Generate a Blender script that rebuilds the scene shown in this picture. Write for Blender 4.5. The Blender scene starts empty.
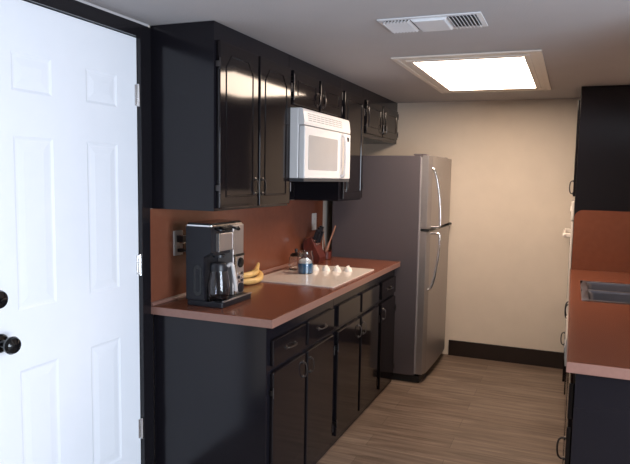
import bpy, bmesh, math, random
from mathutils import Vector, Matrix
random.seed(7)
sc = bpy.context.scene
COL = sc.collection

# ------------------------------------------------------------------ camera, world, lights, exposure
F_PX, YAW, PITCH, ROLL = 610.3, 0.3682, 0.0967, 0.0202
CAM = Vector((1.7947, -2.2767, 1.5204))
SX, SY = 20.3, 4.7
fwd = Vector((-math.sin(YAW)*math.cos(PITCH), math.cos(YAW)*math.cos(PITCH), -math.sin(PITCH)))
rgt = Vector((math.cos(YAW), math.sin(YAW), 0))
up = rgt.cross(fwd)
r2 = math.cos(ROLL)*rgt + math.sin(ROLL)*up
u2 = -math.sin(ROLL)*rgt + math.cos(ROLL)*up
cd = bpy.data.cameras.new('camera')
cd.sensor_fit = 'HORIZONTAL'; cd.sensor_width = 36.0
cd.lens = 36.0*F_PX/630.0
cd.shift_x = -SX/630.0; cd.shift_y = SY/630.0
cd.clip_start = 0.05
cam = bpy.data.objects.new('camera', cd); COL.objects.link(cam)
m3 = Matrix((r2, u2, -fwd)).transposed()
cam.matrix_world = Matrix.Translation(CAM) @ m3.to_4x4()
sc.camera = cam

w = bpy.data.worlds.new('world'); sc.world = w; w.use_nodes = True
bg = w.node_tree.nodes['Background']
bg.inputs[0].default_value = (0.62, 0.80, 1.0, 1); bg.inputs[1].default_value = 1.2

ld = bpy.data.lights.new('window_daylight', 'AREA')
ld.shape = 'RECTANGLE'; ld.size = 1.70; ld.size_y = 1.75
ld.energy = 150; ld.color = (0.77, 0.87, 1.0)
lo = bpy.data.objects.new('window_daylight', ld); COL.objects.link(lo)
lo.location = (3.595, -1.75, 1.12); lo.rotation_euler = (0, math.radians(90), 0)

LAMP_STRENGTH = 17.5          # glow of the ceiling panel
sc.view_settings.view_transform = 'Standard'
sc.view_settings.look = 'None'
sc.view_settings.exposure = 0.0
sc.view_settings.gamma = 1.0
sc.view_settings.use_curve_mapping = False

# ------------------------------------------------------------------ materials
def mat(name, col, rough=0.5, metal=0.0, bump=0.0, bscale=60.0, var=0.0, vscale=8.0, coat=0.0,
        trans=0.0, ior=1.45, spec=0.5, emit=None, estr=0.0, stretch=(1, 1, 1)):
    m = bpy.data.materials.new(name); m.use_nodes = True
    nt = m.node_tree; b = nt.nodes['Principled BSDF']
    b.inputs['Base Color'].default_value = (*col, 1)
    b.inputs['Roughness'].default_value = rough
    b.inputs['Metallic'].default_value = metal
    b.inputs['Coat Weight'].default_value = coat
    b.inputs['Transmission Weight'].default_value = trans
    b.inputs['IOR'].default_value = ior
    b.inputs['Specular IOR Level'].default_value = spec
    if emit:
        b.inputs['Emission Color'].default_value = (*emit, 1); b.inputs['Emission Strength'].default_value = estr
    if bump or var:
        tc = nt.nodes.new('ShaderNodeTexCoord'); mp = nt.nodes.new('ShaderNodeMapping')
        mp.inputs['Scale'].default_value = stretch
        nt.links.new(tc.outputs['Object'], mp.inputs['Vector'])
    if bump:
        n = nt.nodes.new('ShaderNodeTexNoise'); n.inputs['Scale'].default_value = bscale; n.inputs['Detail'].default_value = 4
        nt.links.new(mp.outputs[0], n.inputs['Vector'])
        bp = nt.nodes.new('ShaderNodeBump'); bp.inputs['Strength'].default_value = bump; bp.inputs['Distance'].default_value = 0.004
        nt.links.new(n.outputs['Fac'], bp.inputs['Height']); nt.links.new(bp.outputs[0], b.inputs['Normal'])
    if var:
        n2 = nt.nodes.new('ShaderNodeTexNoise'); n2.inputs['Scale'].default_value = vscale; n2.inputs['Detail'].default_value = 5
        nt.links.new(mp.outputs[0], n2.inputs['Vector'])
        cr = nt.nodes.new('ShaderNodeValToRGB')
        cr.color_ramp.elements[0].position = 0.3; cr.color_ramp.elements[1].position = 0.7
        cr.color_ramp.elements[0].color = (*[c*(1-var) for c in col], 1)
        cr.color_ramp.elements[1].color = (*[min(1, c*(1+var)) for c in col], 1)
        nt.links.new(n2.outputs['Fac'], cr.inputs[0]); nt.links.new(cr.outputs[0], b.inputs['Base Color'])
    return m

def plank_mat():
    m = bpy.data.materials.new('vinyl_plank_floor'); m.use_nodes = True
    nt = m.node_tree; b = nt.nodes['Principled BSDF']; L = nt.links.new
    tc = nt.nodes.new('ShaderNodeTexCoord')
    br = nt.nodes.new('ShaderNodeTexBrick')
    br.offset = 0.37; br.inputs['Scale'].default_value = 1.0
    br.inputs['Brick Width'].default_value = 1.22; br.inputs['Row Height'].default_value = 0.155
    br.inputs['Mortar Size'].default_value = 0.0012; br.inputs['Mortar Smooth'].default_value = 0.3
    br.inputs['Color1'].default_value = (0.185, 0.135, 0.104, 1); br.inputs['Color2'].default_value = (0.25, 0.193, 0.153, 1)
    br.inputs['Mortar'].default_value = (0.075, 0.055, 0.045, 1)
    L(tc.outputs['Object'], br.inputs['Vector'])
    mp = nt.nodes.new('ShaderNodeMapping'); mp.inputs['Scale'].default_value = (1.0, 13, 1)
    L(tc.outputs['Object'], mp.inputs['Vector'])
    n = nt.nodes.new('ShaderNodeTexNoise'); n.inputs['Scale'].default_value = 2.2; n.inputs['Detail'].default_value = 7
    n.inputs['Roughness'].default_value = 0.62; n.inputs['Distortion'].default_value = 0.6
    L(mp.outputs[0], n.inputs['Vector'])
    cr = nt.nodes.new('ShaderNodeValToRGB')
    cr.color_ramp.elements[0].position = 0.30; cr.color_ramp.elements[1].position = 0.72
    cr.color_ramp.elements[0].color = (0.40, 0.36, 0.34, 1); cr.color_ramp.elements[1].color = (1.22, 1.20, 1.18, 1)
    L(n.outputs['Fac'], cr.inputs[0])
    mx = nt.nodes.new('ShaderNodeMix'); mx.data_type = 'RGBA'; mx.blend_type = 'MULTIPLY'; mx.inputs[0].default_value = 1.0
    L(br.outputs['Color'], mx.inputs[6]); L(cr.outputs[0], mx.inputs[7]); L(mx.outputs[2], b.inputs['Base Color'])
    b.inputs['Roughness'].default_value = 0.42
    bp = nt.nodes.new('ShaderNodeBump'); bp.inputs['Strength'].default_value = 0.12; bp.inputs['Distance'].default_value = 0.003
    L(n.outputs['Fac'], bp.inputs['Height']); L(bp.outputs[0], b.inputs['Normal'])
    return m

M = dict(
    cab=mat('black_gloss_paint', (0.009, 0.008, 0.011), 0.16, spec=0.4, bump=0.03, bscale=35, stretch=(1, 1, 0.25)),
    cabdoor=mat('black_gloss_door_paint', (0.009, 0.007, 0.008), 0.075, spec=0.4, bump=0.02, bscale=24, stretch=(1, 1, 0.25)),
    cabin=mat('black_cabinet_interior', (0.012, 0.011, 0.012), 0.6),
    trimblack=mat('black_trim_paint', (0.010, 0.009, 0.011), 0.2, bump=0.05, bscale=40),
    base=mat('dark_baseboard_paint', (0.020, 0.013, 0.011), 0.35, bump=0.05),
    gun=mat('gunmetal_hardware', (0.085, 0.078, 0.078), 0.33, 1.0, var=0.1),
    pewter=mat('pewter_pull', (0.15, 0.14, 0.135), 0.3, 1.0, var=0.1),
    lam=mat('terracotta_laminate', (0.178, 0.060, 0.033), 0.2, var=0.05, vscale=25),
    lam_lip_lit_edge=mat('laminate_lip_and_lit_edge', (0.26, 0.135, 0.105), 0.3, var=0.06, vscale=60),  # pale lip trim; on counter edges, window reflection painted into the laminate colour
    wall=mat('cream_wall_paint', (0.70, 0.62, 0.53), 0.75, bump=0.12, bscale=90, var=0.02),
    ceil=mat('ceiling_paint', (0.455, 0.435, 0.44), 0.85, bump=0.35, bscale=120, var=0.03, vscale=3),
    door=mat('white_door_paint', (0.83, 0.85, 0.90), 0.38, bump=0.03, bscale=80, var=0.01),
    white=mat('white_appliance_plastic', (0.76, 0.75, 0.75), 0.3, var=0.015),
    whitem=mat('white_enamel', (0.80, 0.74, 0.68), 0.22, var=0.015),
    whitegrey=mat('grey_white_glass', (0.42, 0.41, 0.41), 0.12, var=0.02),
    slot=mat('dark_slot', (0.05, 0.05, 0.055), 0.6, var=0.1),
    greyslot=mat('grey_slot', (0.30, 0.30, 0.31), 0.6, var=0.05),
    cream=mat('cream_light_trim', (0.72, 0.66, 0.60), 0.4, var=0.02),
    vent=mat('white_vent_enamel', (0.72, 0.73, 0.76), 0.4, var=0.02),
    fridgeside=mat('dark_grey_steel_side', (0.110, 0.095, 0.104), 0.45, 0.2, bump=0.08, bscale=250),
    steel=mat('brushed_steel', (0.38, 0.35, 0.34), 0.38, 0.75, bump=0.03, bscale=40, stretch=(1, 40, 1), var=0.06),
    steelbright=mat('polished_steel', (0.78, 0.77, 0.77), 0.18, 1.0, var=0.03),
    satin=mat('satin_steel_handle', (0.80, 0.78, 0.77), 0.4, 0.6, var=0.03),
    sink=mat('sink_steel', (0.27, 0.27, 0.31), 0.45, 1.0, bump=0.02, bscale=80, var=0.06),
    gasket=mat('light_grey_gasket', (0.34, 0.32, 0.33), 0.5, var=0.05),
    rubber=mat('black_rubber', (0.015, 0.015, 0.016), 0.6, var=0.1),
    black=mat('black_plastic', (0.014, 0.014, 0.018), 0.35, bump=0.03, bscale=200),
    charcoal=mat('charcoal_plastic', (0.010, 0.010, 0.014), 0.4, spec=0.35, bump=0.03, bscale=200),
    gloss=mat('black_gloss_plastic', (0.008, 0.008, 0.009), 0.1, var=0.1),
    taupe=mat('taupe_satin_steel', (0.44, 0.39, 0.37), 0.34, 0.75, var=0.05, stretch=(1, 30, 1)),
    glass=mat('clear_glass', (0.93, 0.95, 0.96), 0.02, trans=1.0, ior=1.45, var=0.005),
    smoke=mat('smoked_carafe_glass', (0.62, 0.62, 0.66), 0.03, trans=1.0, ior=1.45, var=0.01),
    pane=mat('window_glass', (0.97, 0.98, 1.0), 0.0, trans=1.0, ior=1.02, var=0.003),
    blue=mat('blue_candle_wax', (0.03, 0.16, 0.33), 0.25, coat=0.6, var=0.15, vscale=30),
    wax=mat('white_wax', (0.75, 0.75, 0.76), 0.5, var=0.03),
    banana=mat('banana_skin', (0.72, 0.45, 0.16), 0.45, var=0.18, vscale=18),
    stem=mat('banana_stem', (0.46, 0.30, 0.10), 0.6, var=0.2, vscale=40),
    redwood=mat('red_stained_wood', (0.10, 0.022, 0.016), 0.35, var=0.25, vscale=14, stretch=(6, 6, 1)),
    tan=mat('brown_wood', (0.32, 0.15, 0.095), 0.5, var=0.2, vscale=14, stretch=(6, 6, 1)),
    plate=mat('ivory_wall_plate', (0.66, 0.62, 0.59), 0.4, var=0.02),
    cooktop=mat('cream_cooktop_glass', (0.80, 0.71, 0.64), 0.14, var=0.03, vscale=60, coat=0.3),
    ring=mat('cooktop_ring_print', (0.63, 0.53, 0.46), 0.16, var=0.03),
    lamp=mat('lamp_diffuser', (0.9, 0.88, 0.84), 0.5, emit=(1.0, 0.79, 0.62), estr=LAMP_STRENGTH, var=0.01),
    floor=plank_mat(),
)

# ------------------------------------------------------------------ mesh helpers
def BM(): return bmesh.new()

def _merge(dst, src):
    me = bpy.data.meshes.new('tmp'); src.to_mesh(me); src.free(); dst.from_mesh(me); bpy.data.meshes.remove(me)

def box(bm, x0, x1, y0, y1, z0, z1, bev=0.0, seg=2, M4=None):
    t = bmesh.new(); bmesh.ops.create_cube(t, size=1.0)
    for v in t.verts:
        v.co = Vector(((x0+x1)/2+v.co.x*(x1-x0), (y0+y1)/2+v.co.y*(y1-y0), (z0+z1)/2+v.co.z*(z1-z0)))
    if bev > 0:
        bmesh.ops.bevel(t, geom=list(t.edges), offset=bev, segments=seg, profile=0.5, affect='EDGES')
    if M4 is not None: bmesh.ops.transform(t, matrix=M4, verts=t.verts)
    _merge(bm, t)

def prism(bm, pts, axis, a0, a1, bev=0.0, seg=2, only_end=False):
    """extrude the 2-D outline pts along axis ('x': pts are (y,z); 'y': (x,z); 'z': (x,y)) from a0 to a1"""
    t = bmesh.new()
    def P(p, a):
        return {'x': (a, p[0], p[1]), 'y': (p[0], a, p[1]), 'z': (p[0], p[1], a)}[axis]
    lo_ = [t.verts.new(P(p, a0)) for p in pts]; hi_ = [t.verts.new(P(p, a1)) for p in pts]
    n = len(pts)
    t.faces.new(lo_); f1 = t.faces.new(hi_)
    for i in range(n): t.faces.new((lo_[i], lo_[(i+1) % n], hi_[(i+1) % n], hi_[i]))
    bmesh.ops.recalc_face_normals(t, faces=t.faces)
    if bev > 0:
        ed = list(f1.edges) if only_end else list(t.edges)
        bmesh.ops.bevel(t, geom=ed, offset=bev, segments=seg, profile=0.5, affect='EDGES')
    _merge(bm, t)

def lathe(bm, prof, cx, cy, cz, n=32, axis='z'):
    """prof: list of (radius, height)"""
    t = bmesh.new(); rings = []
    for r, h in prof:
        if r < 1e-6:
            rings.append([t.verts.new((0, 0, h))])
        else:
            rings.append([t.verts.new((r*math.cos(2*math.pi*i/n), r*math.sin(2*math.pi*i/n), h)) for i in range(n)])
    for a, b in zip(rings[:-1], rings[1:]):
        for i in range(n):
            j = (i+1) % n
            if len(a) == 1 and len(b) == 1: continue
            if len(a) == 1: t.faces.new((a[0], b[j], b[i]))
            elif len(b) == 1: t.faces.new((a[i], a[j], b[0]))
            else: t.faces.new((a[i], a[j], b[j], b[i]))
    bmesh.ops.recalc_face_normals(t, faces=t.faces)
    R = {'z': Matrix.Identity(4), 'x': Matrix.Rotation(math.radians(90), 4, 'Y'), '-y': Matrix.Rotation(math.radians(90), 4, 'X')}[axis]
    bmesh.ops.transform(t, matrix=Matrix.Translation((cx, cy, cz)) @ R, verts=t.verts)
    _merge(bm, t)

def catmull(pts, k=6):
    pts = [Vector(p) for p in pts]; out = []
    P = [pts[0]] + pts + [pts[-1]]
    for i in range(1, len(P)-2):
        for s in range(k):
            u = s/k; a, b, c, d = P[i-1], P[i], P[i+1], P[i+2]
            out.append(0.5*((2*b)+(-a+c)*u+(2*a-5*b+4*c-d)*u*u+(-a+3*b-3*c+d)*u**3))
    out.append(pts[-1]); return out

def tube(bm, pts, rad, n=10, smooth=True, flat=1.0):
    pts = catmull(pts) if smooth else [Vector(p) for p in pts]
    t = bmesh.new(); rings = []; prev = None; N = len(pts)
    for i, p in enumerate(pts):
        d = (pts[min(i+1, N-1)]-pts[max(i-1, 0)]).normalized()
        ref = prev if prev is not None else (Vector((0, 0, 1)) if abs(d.z) < 0.9 else Vector((0, 1, 0)))
        a = (ref-d*ref.dot(d)).normalized(); b = d.cross(a); prev = a
        r = rad(i/(N-1)) if callable(rad) else rad
        rings.append([t.verts.new(p+a*r*math.cos(2*math.pi*k/n)+b*r*flat*math.sin(2*math.pi*k/n)) for k in range(n)])
    for A, B in zip(rings[:-1], rings[1:]):
        for k in range(n): t.faces.new((A[k], A[(k+1) % n], B[(k+1) % n], B[k]))
    t.faces.new(rings[0][::-1]); t.faces.new(rings[-1])
    bmesh.ops.recalc_face_normals(t, faces=t.faces)
    _merge(bm, t)

def wpos(o):
    v = Vector((0, 0, 0))
    while o is not None:
        v += o.location; o = o.parent
    return v

def obj(name, bm, m, parent=None, origin=None, label=None, smooth=True, kind=None):
    """link bm (world coordinates) as ONE mesh object; its parent's base is taken off the coordinates"""
    p = wpos(parent) if parent else Vector((0, 0, 0))
    o_ = Vector(origin) if origin else (p if parent else Vector((0, 0, 0)))
    bmesh.ops.translate(bm, verts=bm.verts, vec=-o_)
    me = bpy.data.meshes.new(name); bm.to_mesh(me); bm.free()
    me.materials.append(m)
    if smooth:
        me.shade_smooth()
        try: me.set_sharp_from_angle(angle=math.radians(32))
        except Exception: pass
    o = bpy.data.objects.new(name, me); COL.objects.link(o)
    if parent: o.parent = parent
    o.location = o_-p
    if smooth:
        wm = o.modifiers.new('flat_face_normals', 'WEIGHTED_NORMAL'); wm.keep_sharp = True; wm.weight = 100
    if label: o['label'] = label
    if kind: o['kind'] = kind
    return o

def thing(name, label, cat, loc, group=None):
    o = bpy.data.objects.new(name, None); COL.objects.link(o); o.location = loc; o.empty_display_size = 0.05
    o['label'] = label; o['category'] = cat
    if group: o['group'] = group
    return o

def tag(o, label, cat, group=None):
    o['label'] = label; o['category'] = cat
    if group: o['group'] = group
    return o

def struct(name, bm, m, **k):
    o = obj(name, bm, m, **k); o['kind'] = 'structure'; return o

# ------------------------------------------------------------------ the room
H = 2.176; YB = 2.95; XR = 2.452; XD = 3.60; YR = -6.80; T = 0.12
b = BM(); box(b, -T, XD+T, YR-T, YB+T, -0.10, 0.0); struct('floor', b, M['floor'], smooth=False)
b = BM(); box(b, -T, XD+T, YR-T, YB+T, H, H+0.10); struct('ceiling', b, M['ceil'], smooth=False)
DY0, DY1, DZ = -0.858, -0.058, 2.108     # door opening
b = BM(); box(b, -T, 0, DY1+0.002, YB, 0, H); box(b, -T, 0, YR, DY0-0.002, 0, H); box(b, -T, 0, DY0-0.002, DY1+0.002, DZ+0.002, H)
struct('wall_left', b, M['wall'], smooth=False)
b = BM(); box(b, -T, XR+T, YB, YB+T, 0, H); struct('wall_back', b, M['wall'], smooth=False)
b = BM(); box(b, XR, XR+T, 0.0, YB, 0, H); struct('wall_right', b, M['wall'], smooth=False)
b = BM(); box(b, XR+T, XD+T, 0.0, T, 0, H); struct('wall_return', b, M['wall'], smooth=False)
WY0, WY1, WZ0, WZ1 = -2.66, -0.84, 0.16, 2.06
b = BM(); box(b, XD, XD+T, YR, WY0, 0, H); box(b, XD, XD+T, WY1, 0.0, 0, H); box(b, XD, XD+T, WY0, WY1, 0, WZ0); box(b, XD, XD+T, WY0, WY1, WZ1, H)
struct('wall_dining', b, M['wall'], smooth=False)
b = BM(); box(b, -T, XD+T, YR-T, YR, 0, H); struct('wall_rear', b, M['wall'], smooth=False)
# window in the dining wall
wn = BM()
for (a0, a1, c0, c1) in ((WY0, WY0+0.05, WZ0, WZ1), (WY1-0.05, WY1, WZ0, WZ1), (WY0+.05, WY1-.05, WZ0, WZ0+0.05), (WY0+.05, WY1-.05, WZ1-0.05, WZ1),
                         ((WY0+WY1)/2-0.03, (WY0+WY1)/2+0.03, WZ0+0.05, WZ1-0.05)):
    box(wn, XD+0.02, XD+0.08, a0, a1, c0, c1, 0.004)
wo = struct('window_1', wn, M['white'])
pn = BM(); box(pn, XD+0.045, XD+0.050, WY0+0.05, WY1-0.05, WZ0+0.05, WZ1-0.05); obj('pane', pn, M['pane'], wo, smooth=False)
# dark baseboard along the back wall and short run behind the camera
b = BM(); box(b, 0.86, 1.80, YB-0.016, YB, 0, 0.135, 0.003); struct('baseboard_back', b, M['base'])
b = BM(); box(b, 0, 0.014, YR, -0.945, 0, 0.135, 0.003); struct('baseboard_left', b, M['base'])

# the door: jamb, casing, slab with six sunken panels
b = BM()
box(b, -0.10, 0.016, DY1, 0.0, 0, H-0.012, 0.003)
box(b, -0.10, 0.016, DY0-0.062, DY0, 0, H-0.012, 0.003)
box(b, -0.10, 0.0158, DY0-0.001, DY1+0.001, DZ, H-0.0122, 0.001)
box(b, 0.0005, 0.010, 0.0002, 0.0196, 0.001, 0.8755); box(b, 0.0005, 0.010, 0.0002, 0.0196, 1.363, H-0.0125)
struct('trim_1', b, M['trimblack'])
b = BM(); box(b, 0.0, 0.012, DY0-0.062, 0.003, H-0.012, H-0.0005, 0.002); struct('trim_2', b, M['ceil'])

def door_slab():
    bm = BM()
    xf, xb = -0.004, -0.044
    y0, y1, z0, z1 = DY0+0.003, DY1-0.003, 0.012, DZ-0.003
    cols = [(-0.705, -0.530), (-0.362, -0.186)]
    rows = [(0.262, 0.812), (1.030, 1.642), (1.795, 1.928)]
    # grid of front faces with holes for the panels
    ys = sorted([y0, y1]+[v for c in cols for v in c]); zs = sorted([z0, z1]+[v for r in rows for v in r])
    V = {}
    def v(x, y, z):
        k = (round(x, 5), round(y, 5), round(z, 5))
        if k not in V: V[k] = bm.verts.new((x, y, z))
        return V[k]
    for i in range(len(ys)-1):
        for j in range(len(zs)-1):
            a, c, d, e = ys[i], ys[i+1], zs[j], zs[j+1]
            if (a, c) in cols and (d, e) in rows:
                # sticking: slope in, flat groove, slope back out to the raised field
                loops = [(0.0, xf), (0.010, xf-0.004), (0.018, xf-0.004), (0.044, xf-0.001)]
                L = [[v(x, a+o, d+o), v(x, c-o, d+o), v(x, c-o, e-o), v(x, a+o, e-o)] for o, x in loops]
                for p, q in zip(L[:-1], L[1:]):
                    for k in range(4): bm.faces.new((p[k], p[(k+1) % 4], q[(k+1) % 4], q[k]))
                bm.faces.new(L[-1])
            else:
                bm.faces.new((v(xf, a, d), v(xf, c, d), v(xf, c, e), v(xf, a, e)))
    # back and rim
    B = [v(xb, y0, z0), v(xb, y1, z0), v(xb, y1, z1), v(xb, y0, z1)]
    bm.faces.new(B[::-1])
    def rim(path, b0, b1): bm.faces.new(path+[b1, b0])
    rim([v(xf, y, z0) for y in ys], B[0], B[1]); rim([v(xf, y1, z) for z in zs], B[1], B[2])
    rim([v(xf, y, z1) for y in ys[::-1]], B[2], B[3]); rim([v(xf, y0, z) for z in zs[::-1]], B[3], B[0])
    bmesh.ops.recalc_face_normals(bm, faces=bm.faces)
    return bm
dr = struct('door_1', door_slab(), M['door'], smooth=False)
for z in (1.86, 1.114, 0.355):
    b = BM(); box(b, -0.003, 0.0015, DY1-0.020, DY1-0.004, z-0.045, z+0.045, 0.001)
    lathe(b, [(0, -0.048), (0.0065, -0.048), (0.0065, 0.048), (0, 0.048)], 0.006, DY1-0.004, z, 12)
    obj('hinge', b, M['steelbright'], dr)
b = BM(); lathe(b, [(0, -0.006), (0.033, -0.006), (0.033, 0.006), (0.028, 0.012), (0.016, 0.014), (0.012, 0.03), (0.018, 0.040), (0.029, 0.050), (0.031, 0.060), (0.026, 0.070), (0.012, 0.076), (0, 0.077)], 0.001, -0.788, 0.934, 28, 'x')
obj('door_knob', b, M['gloss'], dr)
b = BM(); lathe(b, [(0, -0.006), (0.033, -0.006), (0.033, 0.012), (0.029, 0.022), (0.014, 0.026), (0, 0.026)], 0.001, -0.796, 1.088, 28, 'x')
box(b, 0.022, 0.040, -0.808, -0.784, 1.083, 1.093, 0.003)
obj('deadbolt', b, M['gloss'], dr)

# laminate splashbacks
b = BM(); box(b, 0.0005, 0.007, 0.004, 2.082, 0.9145, 1.361, 0.001); sp = struct('trim_3', b, M['lam'])
b = BM(); box(b, 0.0005, 0.010, 0.764, 1.543, 1.363, 1.4935); struct('trim_5', b, M['trimblack'])
b = BM(); prism(b, [(0.007, 0.9145), (0.022, 0.9145), (0.0205, 0.921), (0.015, 0.927), (0.007, 0.929)], 'y', 0.006, 2.04); struct('trim_4', b, M['lam_lip_lit_edge'])

# ------------------------------------------------------------------ cabinets
def bow_pull(bm, p, axis='z', L=0.070, out=0.020, r=0.0031):
    """curved bail pull standing off the +x face at p"""
    x, y, z = p; h = L/2
    def q(t, o): return (x+o, y, z+t) if axis == 'z' else (x+o, y+t, z)
    tube(bm, [q(-h, -0.002), q(-h, out*0.45), q(-h*0.72, out*0.85), q(0, out), q(h*0.72, out*0.85), q(h, out*0.45), q(h, -0.002)], r, 8)
    for s in (-1, 1):
        c = q(s*h, 0.002); lathe(bm, [(0, -0.003), (0.009, -0.003), (0.008, 0.002), (0.004, 0.004), (0, 0.004)], c[0], c[1], c[2], 12, 'x')

def mirror_x(bm, xm):
    for v in bm.verts: v.co.x = 2*xm-v.co.x
    bmesh.ops.reverse_faces(bm, faces=bm.faces)

def make_door(cab, y0, y1, z0, z1, xf, handle=None, hinge=None, clip=0.0, th=0.02, hm='pewter', panel=True, name='door'):
    b = BM(); box(b, xf, xf+th, y0, y1, z0, z1, 0.005, 3)
    d = obj(name, b, M['cabdoor'], cab)
    if panel:
        m = 0.048 if (y1-y0) > 0.2 else 0.03
        a0, a1, c0, c1 = y0+m, y1-m, z0+m, z1-m
        if min(a1-a0, c1-c0) > 0.05:
            if clip > 0:
                pts = [(a0, c0), (a1, c0), (a1, c1-clip), (a1-clip*0.8, c1), (a0+clip*0.8, c1), (a0, c1-clip)]
            else:
                pts = [(a0, c0), (a1, c0), (a1, c1), (a0, c1)]
            b = BM()
            # narrow bead that outlines the field, standing proud of the slab
            n = len(pts); cy_ = (a0+a1)/2; cz_ = (c0+c1)/2
            def inset(p, o):
                return (p[0]+(o if p[0] < cy_-0.001 else -o), p[1]+(o if p[1] < cz_ else -o))
            outer = pts; inner = [inset(p, 0.010) for p in pts]
            top_o = [inset(p, 0.003) for p in pts]; top_i = [inset(p, 0.007) for p in pts]
            V = [[b.verts.new((x, p[0], p[1])) for p in ring] for x, ring in ((xf+th-0.001, outer), (xf+th+0.004, top_o), (xf+th+0.004, top_i), (xf+th-0.001, inner))]
            for A, Bq in ((0, 1), (1, 2), (2, 3), (3, 0)):
                for i in range(n):
                    j = (i+1) % n
                    b.faces.new((V[A][i], V[A][j], V[Bq][j], V[Bq][i]))
            bmesh.ops.recalc_face_normals(b, faces=b.faces)
            obj('panel_moulding', b, M['cabdoor'], d)
    if handle:
        hb = BM(); bow_pull(hb, (xf+th, handle[0], handle[1]), handle[2]); obj('pull', hb, M[hm], d)
    if hinge is not None:
        for hz in hinge[1]:
            hb = BM(); box(hb, xf+0.001, xf+th+0.003, hinge[0]-0.003, hinge[0]+0.003, hz-0.012, hz+0.012, 0.001)
            lathe(hb, [(0, -0.024), (0.003, -0.024), (0.003, 0.024), (0, 0.024)], xf+th+0.002, hinge[0], hz, 10)
            obj('hinge', hb, M['gun'], d)
    return d

GU = 'black wall cabinets along the left wall'
UX = 0.336
def upper(label, y0, y1, z0, doors, dz=(None, None), clip=0.0):
    c = thing('wall_cabinet', label, 'cabinet', (0.01, (y0+y1)/2, z0), GU)
    b = BM()
    box(b, 0.008, UX, y0+0.0008, y1-0.0008, z0, H-0.0015, 0.002)
    obj('body', b, M['cab'], c)
    for (a0, a1, hy, side) in doors:
        q0, q1 = dz
        hz = q0+0.095 if (q1-q0) > 0.4 else q0+0.060
        hy_ = a1-0.028 if side == 'r' else a0+0.028
        hin = (a0-0.004 if side == 'r' else a1+0.004, (q0+0.09, q1-0.10) if (q1-q0) > 0.4 else (q0+0.045, q1-0.045))
        make_door(c, a0, a1, q0, q1, UX, (hy_, hz, 'z'), hin, clip)
    return c
upper('tall black two-door wall cabinet nearest the white door, above the coffee maker', 0.020, 0.762, 1.362,
      [(0.038, 0.384, 0, 'r'), (0.404, 0.748, 0, 'l')], (1.374, 2.098), clip=0.055)
upper('short black two-door wall cabinet directly above the white microwave', 0.762, 1.545, 1.898,
      [(0.786, 1.140, 0, 'r'), (1.170, 1.520, 0, 'l')], (1.915, 2.096), clip=0.0)
upper('narrow tall black single-door wall cabinet between the microwave and the refrigerator', 1.545, 2.010, 1.362,
      [(1.590, 1.985, 0, 'l')], (1.374, 2.096), clip=0.0)
upper('black wall cabinet over the refrigerator, meeting the back wall', 2.010, 2.946, 1.822,
      [(2.050, 2.445, 0, 'r'), (2.475, 2.900, 0, 'l')], (1.852, 2.096), clip=0.0)

GB = 'black base cabinets under the left counter'
BX = 0.600; ZC = 0.876
def base(label, y0, y1, cols, split=0.672):
    c = thing('base_cabinet', label, 'cabinet', (0.02, (y0+y1)/2, 0), GB)
    b = BM()
    box(b, 0.012, BX, y0+0.0008, y1-0.0008, 0.001, ZC-0.0008, 0.002)
    obj('body', b, M['cab'], c)
    for (a0, a1, side, fake) in cols:
        b = BM(); box(b, BX, BX+0.018, a0, a1, split+0.018, 0.808, 0.005, 3)
        d = obj('drawer_front', b, M['cabdoor'], c)
        if not fake:
            hb = BM(); bow_pull(hb, (BX+0.018, (a0+a1)/2, 0.745), 'y', 0.09); obj('pull', hb, M['pewter'], d)
        hy = a1-0.028 if side == 'r' else a0+0.028
        make_door(c, a0, a1, 0.055, split-0.010, BX, (hy, split-0.085, 'z'),
                  (a0-0.004 if side == 'r' else a1+0.004, (0.13, split-0.10)), 0.0, 0.018, panel=False)
    return c
base('black base cabinet at the near end of the left counter, below the coffee maker', 0.020, 0.815,
     [(0.055, 0.402, 'r', False), (0.432, 0.785, 'l', False)])
base('black base cabinet with two blank drawer fronts below the cream cooktop', 0.815, 1.650,
     [(0.850, 1.225, 'r', True), (1.262, 1.622, 'l', True)])
base('narrow black base cabinet with one door next to the refrigerator', 1.650, 2.060,
     [(1.690, 2.035, 'l', False)])

# left worktop
b = BM()
box(b, 0.0085, 0.637, 0.0, 2.062, ZC, 0.914, 0.004, 3)
o = obj('countertop', b, M['lam'], origin=(0.32, 1.03, ZC)); tag(o, 'long terracotta laminate countertop on the left, carrying the cooktop and coffee maker', 'countertop')
# cut the near and front edge band as a part
e = BM(); box(e, 0.0085, 0.640, -0.0022, 0.0008, ZC+0.001, 0.9125, 0.0006); box(e, 0.6362, 0.640, 0.0, 2.062, ZC+0.001, 0.9125, 0.0006)
obj('edge_band', e, M['lam_lip_lit_edge'], o, label='laminate edge band with window reflection painted in as a lighter colour')  # same laminate as the top, lightened to paint in the window reflection

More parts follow.
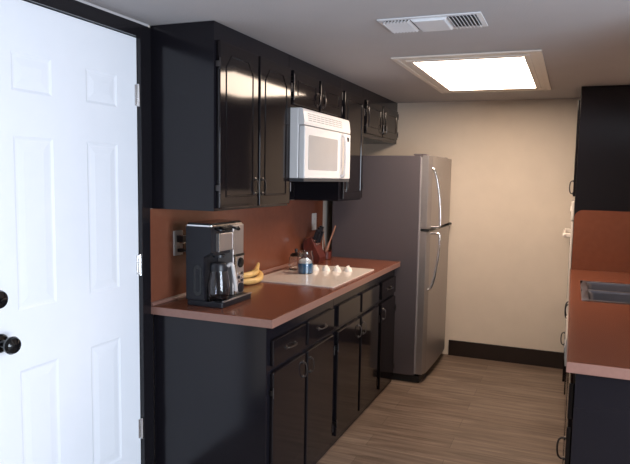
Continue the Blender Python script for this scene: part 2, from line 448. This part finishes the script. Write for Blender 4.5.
# ------------------------------------------------------------------ right-hand counter
RX = 1.810; YN = -0.100; YP = 2.290
GRB = 'black base cabinets under the right counter'
def rbase(label, y0, y1, doors, drawers=True, open_top=False):
    c = thing('base_cabinet', label, 'cabinet', (2.15, (y0+y1)/2, 0), GRB)
    x0, x1 = RX+0.028, XR-0.002
    b = BM()
    y0 += 0.0008; y1 -= 0.0008
    if open_top:
        box(b, x0, x0+0.018, y0, y1, 0.001, ZC-0.001, 0.001); box(b, x1-0.012, x1, y0, y1, 0.001, ZC-0.001, 0.001)
        box(b, x0, x1, y0, y0+0.016, 0.001, ZC-0.001, 0.001); box(b, x0, x1, y1-0.016, y1, 0.001, ZC-0.001, 0.001)
        box(b, x0, x1, y0, y1, 0.08, 0.096)
    else:
        box(b, x0, x1, y0, y1, 0.001, ZC-0.001, 0.002)
    obj('body', b, M['cab'], c)
    for (a0, a1, hy) in doors:
        for (z0, z1, nm, hz, ax) in (((0.055, 0.830, 'door', 0.745, 'z'),) if open_top else ((0.055, 0.662, 'door', 0.415, 'z'), (0.690, 0.822, 'drawer_front', None, 'y'))):
            d = BM(); box(d, x0-0.018, x0, a0, a1, z0, z1, 0.004, 3); d_ = obj(nm, d, M['cabdoor'], c)
            if hz is None: continue
            h = BM(); bow_pull(h, (0, (hy if nm == 'door' else (a0+a1)/2), hz), ax, 0.088, 0.028, 0.004); mirror_x(h, (x0-0.018)/2)
            obj('pull', h, M['gun'], d_)
    return c
rbase('black base cabinet at the near end of the right counter', YN+0.022, 0.50, [(-0.04, 0.47, 0.36)])
rbase('black base cabinet under the stainless sink', 1.108, YP-0.002, [(1.14, 1.63, 1.60), (1.66, 2.16, 1.69)], open_top=True)
# dishwasher between them
dw = thing('dishwasher', 'dishwasher with white curved control panel under the right counter', 'dishwasher', (2.12, 0.80, 0))
b = BM(); box(b, RX+0.030, XR-0.01, 0.504, 1.104, 0.02, ZC-0.004, 0.003); obj('body', b, M['cabin'], dw)
b = BM(); box(b, RX+0.008, RX+0.030, 0.508, 1.100, 0.11, 0.715, 0.006, 3); obj('door', b, M['gloss'], dw)
b = BM(); prism(b, [(RX+0.030, 0.722), (RX-0.006, 0.722), (RX-0.010, 0.76), (RX-0.010, 0.80), (RX-0.006, 0.84), (RX+0.004, 0.862), (RX+0.030, 0.868)], 'y', 0.508, 1.100, 0.002)
obj('control_panel', b, M['whitem'], dw, label='white control panel')
b = BM(); box(b, RX-0.012, RX-0.004, 0.80, 1.00, 0.772, 0.790, 0.003); obj('latch_handle', b, M['black'], dw)
b = BM()
for i in range(4): box(b, RX-0.0125, RX-0.009, 0.56+i*0.045, 0.59+i*0.045, 0.774, 0.790, 0.001)
obj('buttons', b, M['greyslot'], dw)

# worktop with a cut-out for the sink
SX0, SX1, SY0, SY1 = 1.868, 2.400, 1.080, 1.750
b = BM()
for (x0, x1, y0, y1) in ((RX, SX0+0.018, YN, YP), (SX1-0.018, XR-0.001, YN, YP), (SX0+0.018, SX1-0.018, YN, SY0+0.018), (SX0+0.018, SX1-0.018, SY1-0.018, YP)):
    box(b, x0, x1, y0, y1, ZC, 0.914)
bmesh.ops.remove_doubles(b, verts=b.verts, dist=1e-5)
rc = obj('countertop', b, M['lam'], origin=(2.13, 1.05, ZC), smooth=False); tag(rc, 'terracotta laminate countertop on the right, with the sink let into it', 'countertop')
e = BM(); box(e, RX-0.0025, XR-0.001, YN-0.003, YN-0.0002, ZC+0.001, 0.9135, 0.0006); box(e, RX-0.003, RX-0.0002, YN, YP, ZC+0.001, 0.9135, 0.0006)
obj('edge_band', e, M['lam_lip_lit_edge'], rc, label='laminate edge band with window reflection painted in as a lighter colour')  # worktop laminate with the window's sheen put into its colour

# double bowl sink
sk = thing('sink', 'stainless steel double bowl sink in the right countertop', 'sink', (2.13, 1.41, 0.914))
b = BM()
def rr(x0, x1, y0, y1, r, n=5):
    out = []
    for (cx, cy, a) in ((x1-r, y1-r, 0), (x0+r, y1-r, 90), (x0+r, y0+r, 180), (x1-r, y0+r, 270)):
        for i in range(n+1):
            t = math.radians(a+90*i/n); out.append((cx+r*math.cos(t), cy+r*math.sin(t)))
    return out
def ring_faces(bm, A, B):
    n = len(A)
    for i in range(n): bm.faces.new((A[i], A[(i+1) % n], B[(i+1) % n], B[i]))
def loop(bm, pts, z): return [bm.verts.new((p[0], p[1], z)) for p in pts]
# rim: flat flange with two openings, made of strips
ym = (SY0+SY1)/2
bowls = [(SX0+0.035, SX1-0.075, SY0+0.030, ym-0.016), (SX0+0.035, SX1-0.075, ym+0.016, SY1-0.030)]
RXs = [SX0, bowls[0][0], bowls[0][1], SX1]; RYs = [SY0, bowls[0][2], bowls[0][3], bowls[1][2], bowls[1][3], SY1]
for i in range(3):
    for j in range(5):
        if i == 1 and j in (1, 3): continue
        box(b, RXs[i], RXs[i+1], RYs[j], RYs[j+1], 0.9145, 0.9185)
bmesh.ops.remove_doubles(b, verts=b.verts, dist=1e-5)
bmesh.ops.bevel(b, geom=[e_ for e_ in b.edges if all(abs(v.co.z-0.9185) < 1e-4 for v in e_.verts) and len(e_.link_faces) == 2 and abs(e_.calc_face_angle(0)) > 1.0], offset=0.002, segments=2, affect='EDGES')
obj('rim', b, M['sink'], sk)
for bw in bowls:
    t = BM()
    A = loop(t, rr(*bw, 0.012), 0.9185); B_ = loop(t, rr(bw[0]+0.004, bw[1]-0.004, bw[2]+0.004, bw[3]-0.004, 0.03), 0.905)
    C = loop(t, rr(bw[0]+0.012, bw[1]-0.012, bw[2]+0.012, bw[3]-0.012, 0.05), 0.775)
    D = loop(t, rr(bw[0]+0.035, bw[1]-0.035, bw[2]+0.035, bw[3]-0.035, 0.05), 0.755)
    ring_faces(t, A, B_); ring_faces(t, B_, C); ring_faces(t, C, D); t.faces.new(D)
    bmesh.ops.recalc_face_normals(t, faces=t.faces)
    bo = obj('bowl', t, M['sink'], sk)
    t = BM(); cx, cy = (bw[0]+bw[1])/2, (bw[2]+bw[3])/2
    lathe(t, [(0.042, 0.0), (0.040, 0.004), (0.028, 0.003), (0.024, 0.001), (0, 0.001)], cx, cy, 0.755, 24); obj('drain', t, M['steelbright'], bo)

# tall cabinet with the built-in oven
tc = thing('tall_cabinet', 'tall black cabinet at the far end of the right counter, reaching the ceiling', 'cabinet', (2.13, 2.62, 0))
b = BM(); box(b, RX+0.004, XR-0.002, YP+0.0005, YB-0.002, 0.001, H-0.002, 0.003); obj('body', b, M['cab'], tc)
for (z0, z1, hz) in ((1.42, 2.09, 1.485), (0.08, 0.46, 0.39)):
    b = BM(); box(b, RX-0.012, RX+0.004, YP+0.05, YB-0.05, z0, z1, 0.004, 3); d_ = obj('door', b, M['cabdoor'], tc)
    h = BM(); bow_pull(h, (0, YP+0.085, hz), 'z', 0.088, 0.024, 0.004); mirror_x(h, (RX-0.012)/2); obj('pull', h, M['gun'], d_)
b = BM()
rpts = [(RX+0.006, 0.9150), (XR-0.003, 0.9150), (XR-0.003, 1.330)]
R_ = 0.055
for i in range(9):
    t = math.radians(90+90*i/8); rpts.append((RX+0.006+R_+R_*math.cos(t), 1.330-R_+R_*math.sin(t)))
prism(b, rpts, 'y', YP-0.0065, YP-0.0002)
o = obj('splashback', b, M['lam'], origin=(2.13, YP-0.003, 0.915)); tag(o, 'terracotta laminate side splash with a rounded corner at the end of the right counter', 'splashback')

ov = thing('wall_oven', 'white built-in wall oven in the tall black cabinet', 'oven', (RX, 2.57, 0.52))
b = BM(); box(b, RX-0.017, RX+0.0036, YP+0.030, YB-0.06, 1.255, 1.385, 0.005, 3); obj('control_panel', b, M['whitem'], ov)
b = BM(); box(b, RX-0.012, RX+0.0036, YP+0.035, YB-0.065, 0.54, 1.245, 0.004, 3); od = obj('oven_door', b, M['whitem'], ov)
b = BM(); box(b, RX-0.0135, RX-0.0121, YP+0.12, YB-0.15, 0.68, 1.06, 0.0005); obj('oven_window', b, M['gloss'], od)
b = BM()
for y in (YP+0.075, YB-0.105): box(b, RX-0.058, RX-0.011, y-0.012, y+0.012, 1.128, 1.158, 0.005, 3)
box(b, RX-0.066, RX-0.046, YP+0.05, YB-0.08, 1.130, 1.156, 0.008, 3); obj('handle', b, M['whitem'], od)
for y in (2.45, 2.55, 2.75):
    b = BM(); lathe(b, [(0, 0), (0.02, 0), (0.017, 0.006), (0, 0.007)], 0, y, 1.32, 18, 'x'); mirror_x(b, (RX-0.017)/2); obj('knob', b, M['whitem'], ov)

# ------------------------------------------------------------------ refrigerator
fr = thing('refrigerator', 'stainless top-freezer refrigerator with dark grey side against the back wall', 'refrigerator', (0.45, 2.50, 0))
FY0, FY1 = 2.085, 2.932
b = BM(); box(b, 0.082, 0.762, FY0, FY1, 0.055, 1.690, 0.006, 3); obj('body', b, M['fridgeside'], fr, label='dark grey cabinet body')
b = BM(); box(b, 0.12, 0.80, FY0+0.012, FY1-0.012, 0.002, 0.055, 0.004); obj('toe_grille', b, M['rubber'], fr)
b = BM(); box(b, 0.762, 0.774, FY0+0.004, FY1-0.012, 0.07, 1.68); obj('gasket', b, M['gasket'], fr)
def fdoor(z0, z1, name):
    b = BM()
    # slightly bowed front, rounded vertical edges
    n = 14; pts = [(0.774, FY0+0.002)]
    prof = []
    for i in range(n+1):
        t = i/n; y = FY0+0.002+(FY1-FY0-0.004)*t
        edge = min(t, 1-t)*(FY1-FY0)
        x = 0.836+0.010*math.sin(math.pi*t)-(0.016*(1-min(edge/0.03, 1))**2)
        prof.append((x, y))
    pts = [(0.774, FY0+0.002)]+prof+[(0.774, FY1-0.002)]
    prism(b, pts, 'z', z0, z1, 0.004, 2)
    return obj(name, b, M['steel'], fr, label='brushed stainless door')
d1 = fdoor(1.160, 1.692, 'freezer_door'); d2 = fdoor(0.070, 1.140, 'fridge_door')
yh = FY0+0.060
b = BM(); tube(b, [(0.836, yh, 1.600), (0.852, yh+0.003, 1.585), (0.875, yh+0.010, 1.50), (0.893, yh+0.014, 1.38), (0.902, yh+0.016, 1.27), (0.902, yh+0.016, 1.19), (0.890, yh+0.015, 1.172), (0.838, yh+0.012, 1.172)], 0.0095, 12)
obj('handle', b, M['steelbright'], d1)
b = BM(); tube(b, [(0.838, yh+0.012, 1.125), (0.890, yh+0.015, 1.125), (0.903, yh+0.016, 1.105), (0.903, yh+0.016, 1.02), (0.892, yh+0.013, 0.90), (0.872, yh+0.006, 0.78), (0.850, yh+0.001, 0.715), (0.834, yh, 0.705)], 0.0095, 12)
obj('handle', b, M['steelbright'], d2)
for yy in (FY0+0.03, FY1-0.09):
    b = BM(); box(b, 0.70, 0.80, yy, yy+0.06, 1.6925, 1.704, 0.004); obj('hinge_cover', b, M['fridgeside'], fr)
b = BM(); box(b, 0.774, 0.850, FY1-0.10, FY1-0.01, 1.1415, 1.1585, 0.002); obj('centre_hinge', b, M['rubber'], fr)
b = BM(); box(b, 0.774, 0.838, FY0+0.006, FY0+0.26, 1.1425, 1.1575, 0.002); obj('centre_strip', b, M['rubber'], fr)

# ------------------------------------------------------------------ microwave
mw = thing('microwave', 'white over-the-range microwave hung under the short black cabinet', 'microwave', (0.21, 1.13, 1.497))
MY0, MY1, MX = 0.790, 1.526, 0.408
b = BM(); box(b, 0.01, MX-0.025, MY0, MY1, 1.512, 1.8965, 0.006, 3); obj('body', b, M['white'], mw)
b = BM(); prism(b, [(MX-0.025, 1.805), (MX+0.010, 1.805), (MX+0.012, 1.82), (MX+0.004, 1.880), (MX-0.002, 1.892), (MX-0.012, 1.896), (MX-0.025, 1.896)], 'y', MY0, MY1, 0.003)
vg = obj('vent_grille', b, M['white'], mw)
b = BM()
for k in range(4):
    for j in range(9):
        z = 1.832+k*0.012; x = MX+0.0122-(z-1.82)*0.133
        box(b, x-0.004, x+0.0006, 0.845+j*0.060, 0.845+j*0.060+0.05, z-0.002, z+0.002)
obj('vent_slots', b, M['greyslot'], vg)
b = BM(); box(b, MX-0.024, MX+0.014, MY0+0.001, 1.392, 1.512, 1.800, 0.007, 3); md = obj('door', b, M['white'], mw)
b = BM(); prism(b, rr(0.842, 1.290, 1.560, 1.752, 0.012), 'x', MX+0.0135, MX+0.0155, 0.0006); obj('door_window', b, M['whitegrey'], md)
b = BM(); tube(b, [(MX+0.012, 1.365, 1.785), (MX+0.034, 1.365, 1.772), (MX+0.042, 1.365, 1.70), (MX+0.042, 1.365, 1.61), (MX+0.034, 1.365, 1.540), (MX+0.012, 1.365, 1.527)], 0.011, 12, flat=1.3); obj('handle', b, M['white'], md)
b = BM(); box(b, MX-0.024, MX+0.014, 1.394, MY1, 1.512, 1.800, 0.006, 3); mp_ = obj('control_panel', b, M['white'], mw)
b = BM(); prism(b, rr(1.415, 1.490, 1.752, 1.778, 0.004), 'x', MX+0.0138, MX+0.0155); obj('display', b, M['gloss'], mp_)
for k in range(6):
    for j in range(3):
        b = BM(); box(b, MX+0.0138, MX+0.0150, 1.415+j*0.030, 1.436+j*0.030, 1.700-k*0.029, 1.716-k*0.029, 0.0005); obj('button', b, M['vent'] if (k or j != 1) else M['black'], mp_)
b = BM(); box(b, 0.012, MX+0.010, MY0+0.003, MY1-0.003, 1.494, 1.5115, 0.002); obj('underside_panel', b, M['slot'], mw)

# ------------------------------------------------------------------ ceiling light and air vent
cl = thing('ceiling_light', 'rectangular ceiling light panel with stepped cream frame', 'ceiling light', (1.24, 1.73, H))
def frame(bm, o, i, z0, z1, bev=0.003):
    (ax0, ax1, ay0, ay1), (bx0, bx1, by0, by1) = o, i
    box(bm, ax0, bx0, ay0, ay1, z0, z1, bev); box(bm, bx1, ax1, ay0, ay1, z0, z1, bev)
    box(bm, bx0, bx1, ay0, by0, z0, z1, bev); box(bm, bx0, bx1, by1, ay1, z0, z1, bev)
O = (0.835, 1.615, 0.985, 2.37)
def ins(a, q): return (a[0]+q, a[1]-q, a[2]+q*1.35, a[3]-q*1.4)
b = BM(); frame(b, O, ins(O, 0.03), H-0.010, H-0.0008); frame(b, ins(O, 0.03), ins(O, 0.062), H-0.007, H-0.0008, 0.002); frame(b, ins(O, 0.062), ins(O, 0.095), H-0.012, H-0.0008)
obj('frame', b, M['cream'], cl)
I = ins(O, 0.095)
b = BM(); box(b, I[0]+0.001, I[1]-0.001, I[2]+0.001, I[3]-0.001, H-0.009, H-0.002, 0.001); obj('diffuser', b, M['lamp'], cl, label='glowing warm white diffuser')

av = thing('air_vent', 'white three-section ceiling air register in front of the light panel', 'vent', (1.22, 0.32, H))
VX0, VX1, VY0, VY1 = 1.000, 1.425, 0.205, 0.432
b = BM(); frame(b, (VX0, VX1, VY0, VY1), (VX0+0.022, VX1-0.022, VY0+0.022, VY1-0.022), H-0.006, H-0.0008, 0.002)
obj('frame', b, M['vent'], av)
b = BM(); box(b, VX0+0.022, VX1-0.022, VY0+0.022, VY1-0.022, H-0.003, H-0.0008); obj('duct_opening', b, M['slot'], av)
b = BM()
prism(b, [(1.135, H-0.004), (1.150, H-0.017), (1.275, H-0.017), (1.290, H-0.004)], 'y', VY0+0.024, VY1-0.024, 0.002); obj('centre_plate', b, M['vent'], av)
b = BM()
def blade(bm, x, y, lx, ly, ang, ax):
    Mx = Matrix.Translation((x, y, H-0.010)) @ Matrix.Rotation(ang, 4, ax)
    box(bm, -lx/2, lx/2, -ly/2, ly/2, -0.0009, 0.0009, M4=Mx)
for k in range(8):
    sbm = BM(); blade(sbm, 1.296+k*0.0145, (VY0+VY1)/2, 0.015, 0.178, math.radians(48), 'Y'); obj('slat', sbm, M['vent'], av)
for k in range(8):
    sbm = BM(); blade(sbm, 1.128-k*0.0145, (VY0+VY1)/2, 0.015, 0.178, math.radians(-48), 'Y'); obj('slat', sbm, M['vent'], av)
b.free()

# ------------------------------------------------------------------ cooktop and knobs
ck = thing('cooktop', 'cream glass electric cooktop set into the left countertop', 'cooktop', (0.33, 1.19, 0.914))
b = BM(); prism(b, rr(0.075, 0.598, 0.815, 1.560, 0.012), 'z', 0.9143, 0.9205, 0.0015); obj('glass_top', b, M['cooktop'], ck)
for (x, y, r) in ((0.21, 0.98, 0.085), (0.45, 0.98, 0.105), (0.21, 1.22, 0.105), (0.45, 1.20, 0.085)):
    b = BM(); lathe(b, [(r-0.004, 0.9205), (r-0.003, 0.9209), (r, 0.9209), (r+0.001, 0.9205)], x, y, 0, 40); obj('burner_ring', b, M['ring'], ck)
for k in range(4):
    x = 0.268+k*0.0675; y = 1.325+k*0.022
    b = BM(); lathe(b, [(0.029, 0.9206), (0.029, 0.924), (0.026, 0.934), (0.020, 0.944), (0.010, 0.949), (0, 0.950)], x, y, 0, 24)
    box(b, x-0.006, x+0.006, y-0.022, y+0.022, 0.935, 0.955, 0.004); obj('knob', b, M['whitem'], ck)

# ------------------------------------------------------------------ coffee maker
cm = thing('coffee_maker', 'black and steel coffee maker on the left counter near the wall socket', 'coffee maker', (0.23, 0.24, 0.914))
KX0, KX1, KY0, KY1 = 0.140, 0.336, 0.092, 0.372
b = BM(); prism(b, rr(KX0, KX1, KY0, KY1, 0.015), 'z', 0.9145, 0.940, 0.003); obj('base', b, M['charcoal'], cm)
b = BM(); box(b, 0.326, KX1+0.002, 0.105, KY1-0.004, 0.9405, 0.9455, 0.002); obj('drip_plate', b, M['taupe'], cm, label='steel front plate of the base')
b = BM(); box(b, KX0, 0.200, KY0+0.0265, KY1-0.004, 0.940, 1.150, 0.006, 3); obj('rear_column', b, M['charcoal'], cm)
b = BM()
prism(b, [(KX0, 0.941), (0.240, 0.941), (0.235, 1.05), (0.238, 1.145), (0.276, 1.165), (0.276, 1.284), (KX0, 1.284)], 'y', KY0, KY0+0.026, 0.003)
sd = obj('side_panel', b, M['charcoal'], cm)
b = BM()
def stadium(cx, cz, w, h, n=8):
    out = []
    for i in range(n+1): t = math.pi*i/n; out.append((cx+w*math.cos(t), cz+h+w*math.sin(t)))
    for i in range(n+1): t = math.pi+math.pi*i/n; out.append((cx+w*math.cos(t), cz-h+w*math.sin(t)))
    return out
prism(b, stadium(0.205, 1.035, 0.022, 0.050), 'y', KY0-0.002, KY0+0.004, 0.001)
obj('water_window', b, M['gloss'], sd, label='glossy oval water window')
b = BM(); prism(b, stadium(0.205, 1.035, 0.010, 0.045), 'y', KY0-0.004, KY0-0.0015, 0.0008); obj('level_strip', b, M['charcoal'], sd)
b = BM(); box(b, KX0, 0.272, KY0+0.0265, 0.268, 1.150, 1.284, 0.004); obj('brew_head', b, M['black'], cm)
b = BM(); box(b, 0.272, 0.292, 0.136, 0.262, 1.168, 1.252, 0.004, 3); bk = obj('basket_door', b, M['taupe'], cm, label='satin steel filter basket door')
b = BM(); box(b, 0.286, 0.2945, 0.134, 0.1405, 1.166, 1.254, 0.002); box(b, 0.286, 0.2945, 0.2575, 0.264, 1.166, 1.254, 0.002); obj('edge_strip', b, M['steelbright'], bk)
b = BM(); box(b, 0.1995, 0.288, 0.269, KY1-0.002, 0.940, 1.284, 0.006, 3); tw = obj('control_tower', b, M['taupe'], cm, label='satin steel control tower')
b = BM(); box(b, 0.286, 0.2905, 0.274, 0.366, 0.946, 1.128, 0.002); cp = obj('control_panel', b, M['taupe'], tw)
b = BM(); box(b, 0.286, 0.2945, 0.272, 0.292, 0.944, 1.130, 0.002); obj('bright_strip', b, M['steelbright'], tw)
b = BM(); box(b, 0.2890, 0.2920, 0.268, 0.370, 1.128, 1.140, 0.001); obj('divider', b, M['gloss'], tw)
b = BM(); lathe(b, [(0, 0), (0.026, 0), (0.024, 0.006), (0, 0.007)], 0.2905, 0.332, 1.095, 20, 'x'); obj('display', b, M['gloss'], cp)
for k in range(3):
    for j in range(2):
        b = BM(); box(b, 0.2900, 0.2925, 0.306+j*0.028, 0.328+j*0.028, 1.035-k*0.018, 1.048-k*0.018, 0.001); obj('button', b, M['black'] if (k+j) % 2 else M['steelbright'], cp)
b = BM(); lathe(b, [(0, 0), (0.025, 0), (0.023, 0.008), (0.012, 0.010), (0, 0.010)], 0.2905, 0.332, 0.972, 22, 'x'); obj('dial', b, M['black'], cp)
b = BM(); prism(b, rr(KX0-0.002, 0.280, KY0-0.002, KY1, 0.012), 'z', 1.2845, 1.2925, 0.002); obj('lid_rim', b, M['steelbright'], cm, label='bright steel rim')
b = BM(); prism(b, rr(KX0+0.003, 0.275, KY0+0.003, KY1-0.005, 0.012), 'z', 1.2925, 1.3005, 0.004); obj('lid', b, M['gloss'], cm)
b = BM()
for y in (0.152, 0.292): tube(b, [(0.270, y-0.02, 1.276), (0.292, y-0.018, 1.270), (0.304, y, 1.262), (0.292, y+0.018, 1.268), (0.270, y+0.02, 1.276)], 0.006, 8)
box(b, 0.272, 0.288, 0.17, 0.26, 1.258, 1.282, 0.003); obj('latch', b, M['gloss'], cm)
b = BM(); tube(b, [(0.262, 0.180, 1.150), (0.262, 0.180, 1.138)], 0.03, 16, smooth=False); obj('drip_spout', b, M['black'], cm)
b = BM(); lathe(b, [(0, 0.940), (0.050, 0.940), (0.048, 0.943), (0, 0.943)], 0.282, 0.147, 0, 28); obj('hot_plate', b, M['gloss'], cm)
# plugs and cord at the socket
b = BM(); box(b, 0.0145, 0.050, 0.196, 0.234, 1.190, 1.226, 0.004); box(b, 0.0145, 0.042, 0.200, 0.230, 1.142, 1.160, 0.004)
tube(b, [(0.040, 0.215, 1.151), (0.058, 0.215, 1.145), (0.062, 0.218, 1.10), (0.060, 0.215, 1.03), (0.075, 0.21, 0.96), (0.11, 0.21, 0.93), (0.142, 0.21, 0.930)], 0.0042, 8)
pc = obj('power_cord', b, M['black'], cm)
b = BM(); box(b, 0.030, 0.0515, 0.195, 0.235, 1.2245, 1.2275, 0.001); box(b, 0.030, 0.0515, 0.195, 0.235, 1.188, 1.1915, 0.001); obj('plug_band', b, M['steelbright'], pc)

# carafe
cf = thing('coffee_carafe', 'glass coffee carafe with steel handle standing in the coffee maker', 'carafe', (0.282, 0.147, 0.943))
b = BM(); cx, cy = 0.282, 0.147
lathe(b, [(r*0.86, z) for r, z in [(0, 0.9465), (0.046, 0.9465), (0.054, 0.952), (0.0605, 0.975), (0.061, 1.000), (0.057, 1.035), (0.048, 1.070), (0.044, 1.092), (0.0415, 1.092), (0.0455, 1.070), (0.0545, 1.035), (0.0585, 1.000), (0.058, 0.976), (0.052, 0.955), (0.044, 0.950), (0, 0.950)]], cx, cy, 0, 36)
obj('glass_body', b, M['smoke'], cf)
b = BM(); lathe(b, [(0.040, 1.080), (0.042, 1.080), (0.042, 1.104), (0.036, 1.116), (0.018, 1.120), (0, 1.120)], cx, cy, 0, 32); obj('lid', b, M['black'], cf)
b = BM(); tube(b, [(cx+0.038, cy+0.016, 1.102), (cx+0.052, cy+0.022, 1.110), (cx+0.060, cy+0.026, 1.098), (cx+0.066, cy+0.030, 1.05), (cx+0.072, cy+0.034, 0.995), (cx+0.071, cy+0.034, 0.985)], 0.0095, 10, flat=1.2); obj('handle', b, M['satin'], cf)

# ------------------------------------------------------------------ bananas
bn = thing('banana_bunch', 'bunch of yellow bananas on the counter behind the coffee maker', 'bananas', (0.11, 0.80, 0.914))
def banana(p, rad):
    bm = BM()
    tube(bm, p, lambda t: rad*max(0.18, min(1, 1.35*math.sin(math.pi*min(max(t*0.93+0.045, 0), 1))**0.55)), 10); return bm
P_ = [[(0.120, 0.640, 0.938), (0.150, 0.705, 0.934), (0.152, 0.780, 0.935), (0.120, 0.860, 0.944), (0.078, 0.900, 0.960)],
      [(0.085, 0.660, 0.958), (0.112, 0.715, 0.962), (0.116, 0.790, 0.964), (0.092, 0.860, 0.966), (0.070, 0.905, 0.968)],
      [(0.052, 0.700, 0.934), (0.072, 0.745, 0.933), (0.076, 0.805, 0.935), (0.068, 0.865, 0.948), (0.062, 0.908, 0.964)]]
for p in P_: obj('banana', banana(p, 0.0185), M['banana'], bn)
b = BM(); tube(b, [(0.072, 0.892, 0.962), (0.058, 0.935, 0.975), (0.046, 0.970, 0.992)], lambda t: 0.017-0.008*t, 10); obj('stem', b, M['banana'], bn)

# ------------------------------------------------------------------ jars on the cooktop
cj = thing('candle_jar', 'glass jar candle with blue wax on the cooktop', 'candle', (0.262, 1.185, 0.9212))
x, y = 0.262, 1.185
b = BM(); lathe(b, [(0, 0.9212), (0.047, 0.9212), (0.051, 0.926), (0.052, 1.000), (0.050, 1.030), (0.044, 1.044), (0.044, 1.060), (0.041, 1.060), (0.041, 1.042), (0.0475, 1.028), (0.0495, 1.000), (0.0488, 0.928), (0.045, 0.925), (0, 0.925)], x, y, 0, 32); obj('glass', b, M['glass'], cj)
b = BM(); lathe(b, [(0, 0.926), (0.0475, 0.926), (0.0482, 0.930), (0.0482, 0.980), (0.046, 0.984), (0, 0.983)], x, y, 0, 32); obj('wax', b, M['blue'], cj)
b = BM(); tube(b, [(x-0.012, y+0.02, 0.982), (x-0.011, y+0.02, 1.02)], 0.0015, 6, smooth=False); obj('wick', b, M['rubber'], cj)
b = BM(); lathe(b, [(0, 0.9845), (0.042, 0.985), (0.043, 0.992), (0.036, 1.004), (0.020, 1.012), (0, 1.014)], x, y, 0, 18); obj('white_filling', b, M['wax'], cj, label='white filling above the blue layer')

gj = thing('glass_jar', 'clear lidded glass jar behind the blue candle', 'jar', (0.150, 1.30, 0.9212))
x, y = 0.150, 1.290
b = BM(); lathe(b, [(0, 0.9212), (0.042, 0.9212), (0.047, 0.928), (0.049, 0.965), (0.045, 1.000), (0.038, 1.010), (0.035, 1.010), (0.042, 0.998), (0.046, 0.965), (0.0445, 0.931), (0.04, 0.926), (0, 0.926)], x, y, 0, 32); obj('glass', b, M['glass'], gj)
b = BM(); lathe(b, [(0, 1.0105), (0.039, 1.0105), (0.040, 1.016), (0.028, 1.027), (0.007, 1.031), (0.006, 1.037), (0.012, 1.045), (0.010, 1.055), (0, 1.058)], x, y, 0, 28); obj('lid', b, M['gun'], gj)

# ------------------------------------------------------------------ knife block and utensils
kb = thing('knife_block', 'dark red wooden knife block with black handled knives by the refrigerator', 'knife block', (0.11, 1.72, 0.914))
b = BM(); prism(b, [(0.035, 0.9145), (0.155, 0.9145), (0.165, 0.955), (0.090, 1.100), (0.035, 1.070)], 'y', 1.655, 1.770, 0.004); obj('block', b, M['redwood'], kb)
dv = Vector((-0.45, 0, 0.89)).normalized()
for k, (y, s, q) in enumerate(((1.675, 0.35, 0.085), (1.700, 0.35, 0.10), (1.728, 0.35, 0.11), (1.752, 0.35, 0.105), (1.690, 0.75, 0.09), (1.735, 0.75, 0.095))):
    p = Vector((0.035+0.055*s, y, 1.070+0.030*s)) if s < 1 else None
    p = Vector((0.150, y, 0.984)).lerp(Vector((0.095, y, 1.090)), 1-s*0.55)
    d_ = Vector((0.30, 0.10, 0.95)).normalized()
    b = BM(); tube(b, [p-d_*0.004, p+d_*0.012, p+d_*q*0.5, p+d_*q], 0.008, 8, flat=1.5); kn = obj('knife_handle', b, M['black'], kb)
    b = BM(); tube(b, [p+d_*0.0, p+d_*0.011], 0.0088, 8, smooth=False, flat=1.5); obj('bolster', b, M['steelbright'], kn)
GT = 'wooden kitchen tools beside the knife block'
def tool(name, label, a, c, wide):
    b = BM(); a, c = Vector(a), Vector(c)
    tube(b, [a, a.lerp(c, 0.33), a.lerp(c, 0.66), c], lambda t: 0.0105 if t > 0.5 else 0.0105+(wide-0.0105)*min(1, (0.5-t)/0.2), 10, flat=0.55)
    o = obj(name, b, M['tan'], origin=c); tag(o, label, 'utensil', GT)
ct = thing('utensil_crock', 'small dark red utensil pot beside the knife block', 'pot', (0.105, 1.92, 0.914))
b = BM(); lathe(b, [(0, 0.9145), (0.038, 0.9145), (0.042, 0.92), (0.042, 0.970), (0.044, 0.975), (0.040, 0.975), (0.038, 0.970), (0.038, 0.924), (0, 0.922)], 0.105, 1.915, 0, 26); obj('pot', b, M['redwood'], ct)
tool('wooden_spatula', 'brown wooden spatula leaning right out of the dark red pot', (0.098, 1.898, 0.930), (0.170, 1.935, 1.165), 0.020)
tool('wooden_spoon', 'brown wooden spoon standing nearly upright in the dark red pot', (0.095, 1.935, 0.930), (0.060, 1.945, 1.150), 0.015)

# ------------------------------------------------------------------ wall plates
def plate(label, y, z, hh=0.060, ww=0.036):
    t = thing('wall_socket', label, 'socket', (0.008, y, z), 'wall sockets above the left counter')
    b = BM(); prism(b, rr(y-ww, y+ww, z-hh, z+hh, 0.005), 'x', 0.0072, 0.0130, 0.0015, only_end=True); obj('plate', b, M['plate'], t)
    for s in (-1, 1):
        b = BM(); prism(b, rr(y-0.016, y+0.016, z+s*0.020-0.014, z+s*0.020+0.014, 0.006), 'x', 0.0128, 0.0142); r_ = obj('receptacle', b, M['plate'], t)
        b = BM()
        for q in (-0.006, 0.006): box(b, 0.0140, 0.0144, y+q-0.001, y+q+0.001, z+s*0.020-0.003, z+s*0.020+0.005)
        obj('slots', b, M['slot'], r_)
    return t
plate('ivory wall socket behind the coffee maker, with black plugs in it', 0.215, 1.187)
plate('ivory wall socket above the dark red knife block', 1.905, 1.190, 0.062, 0.038)
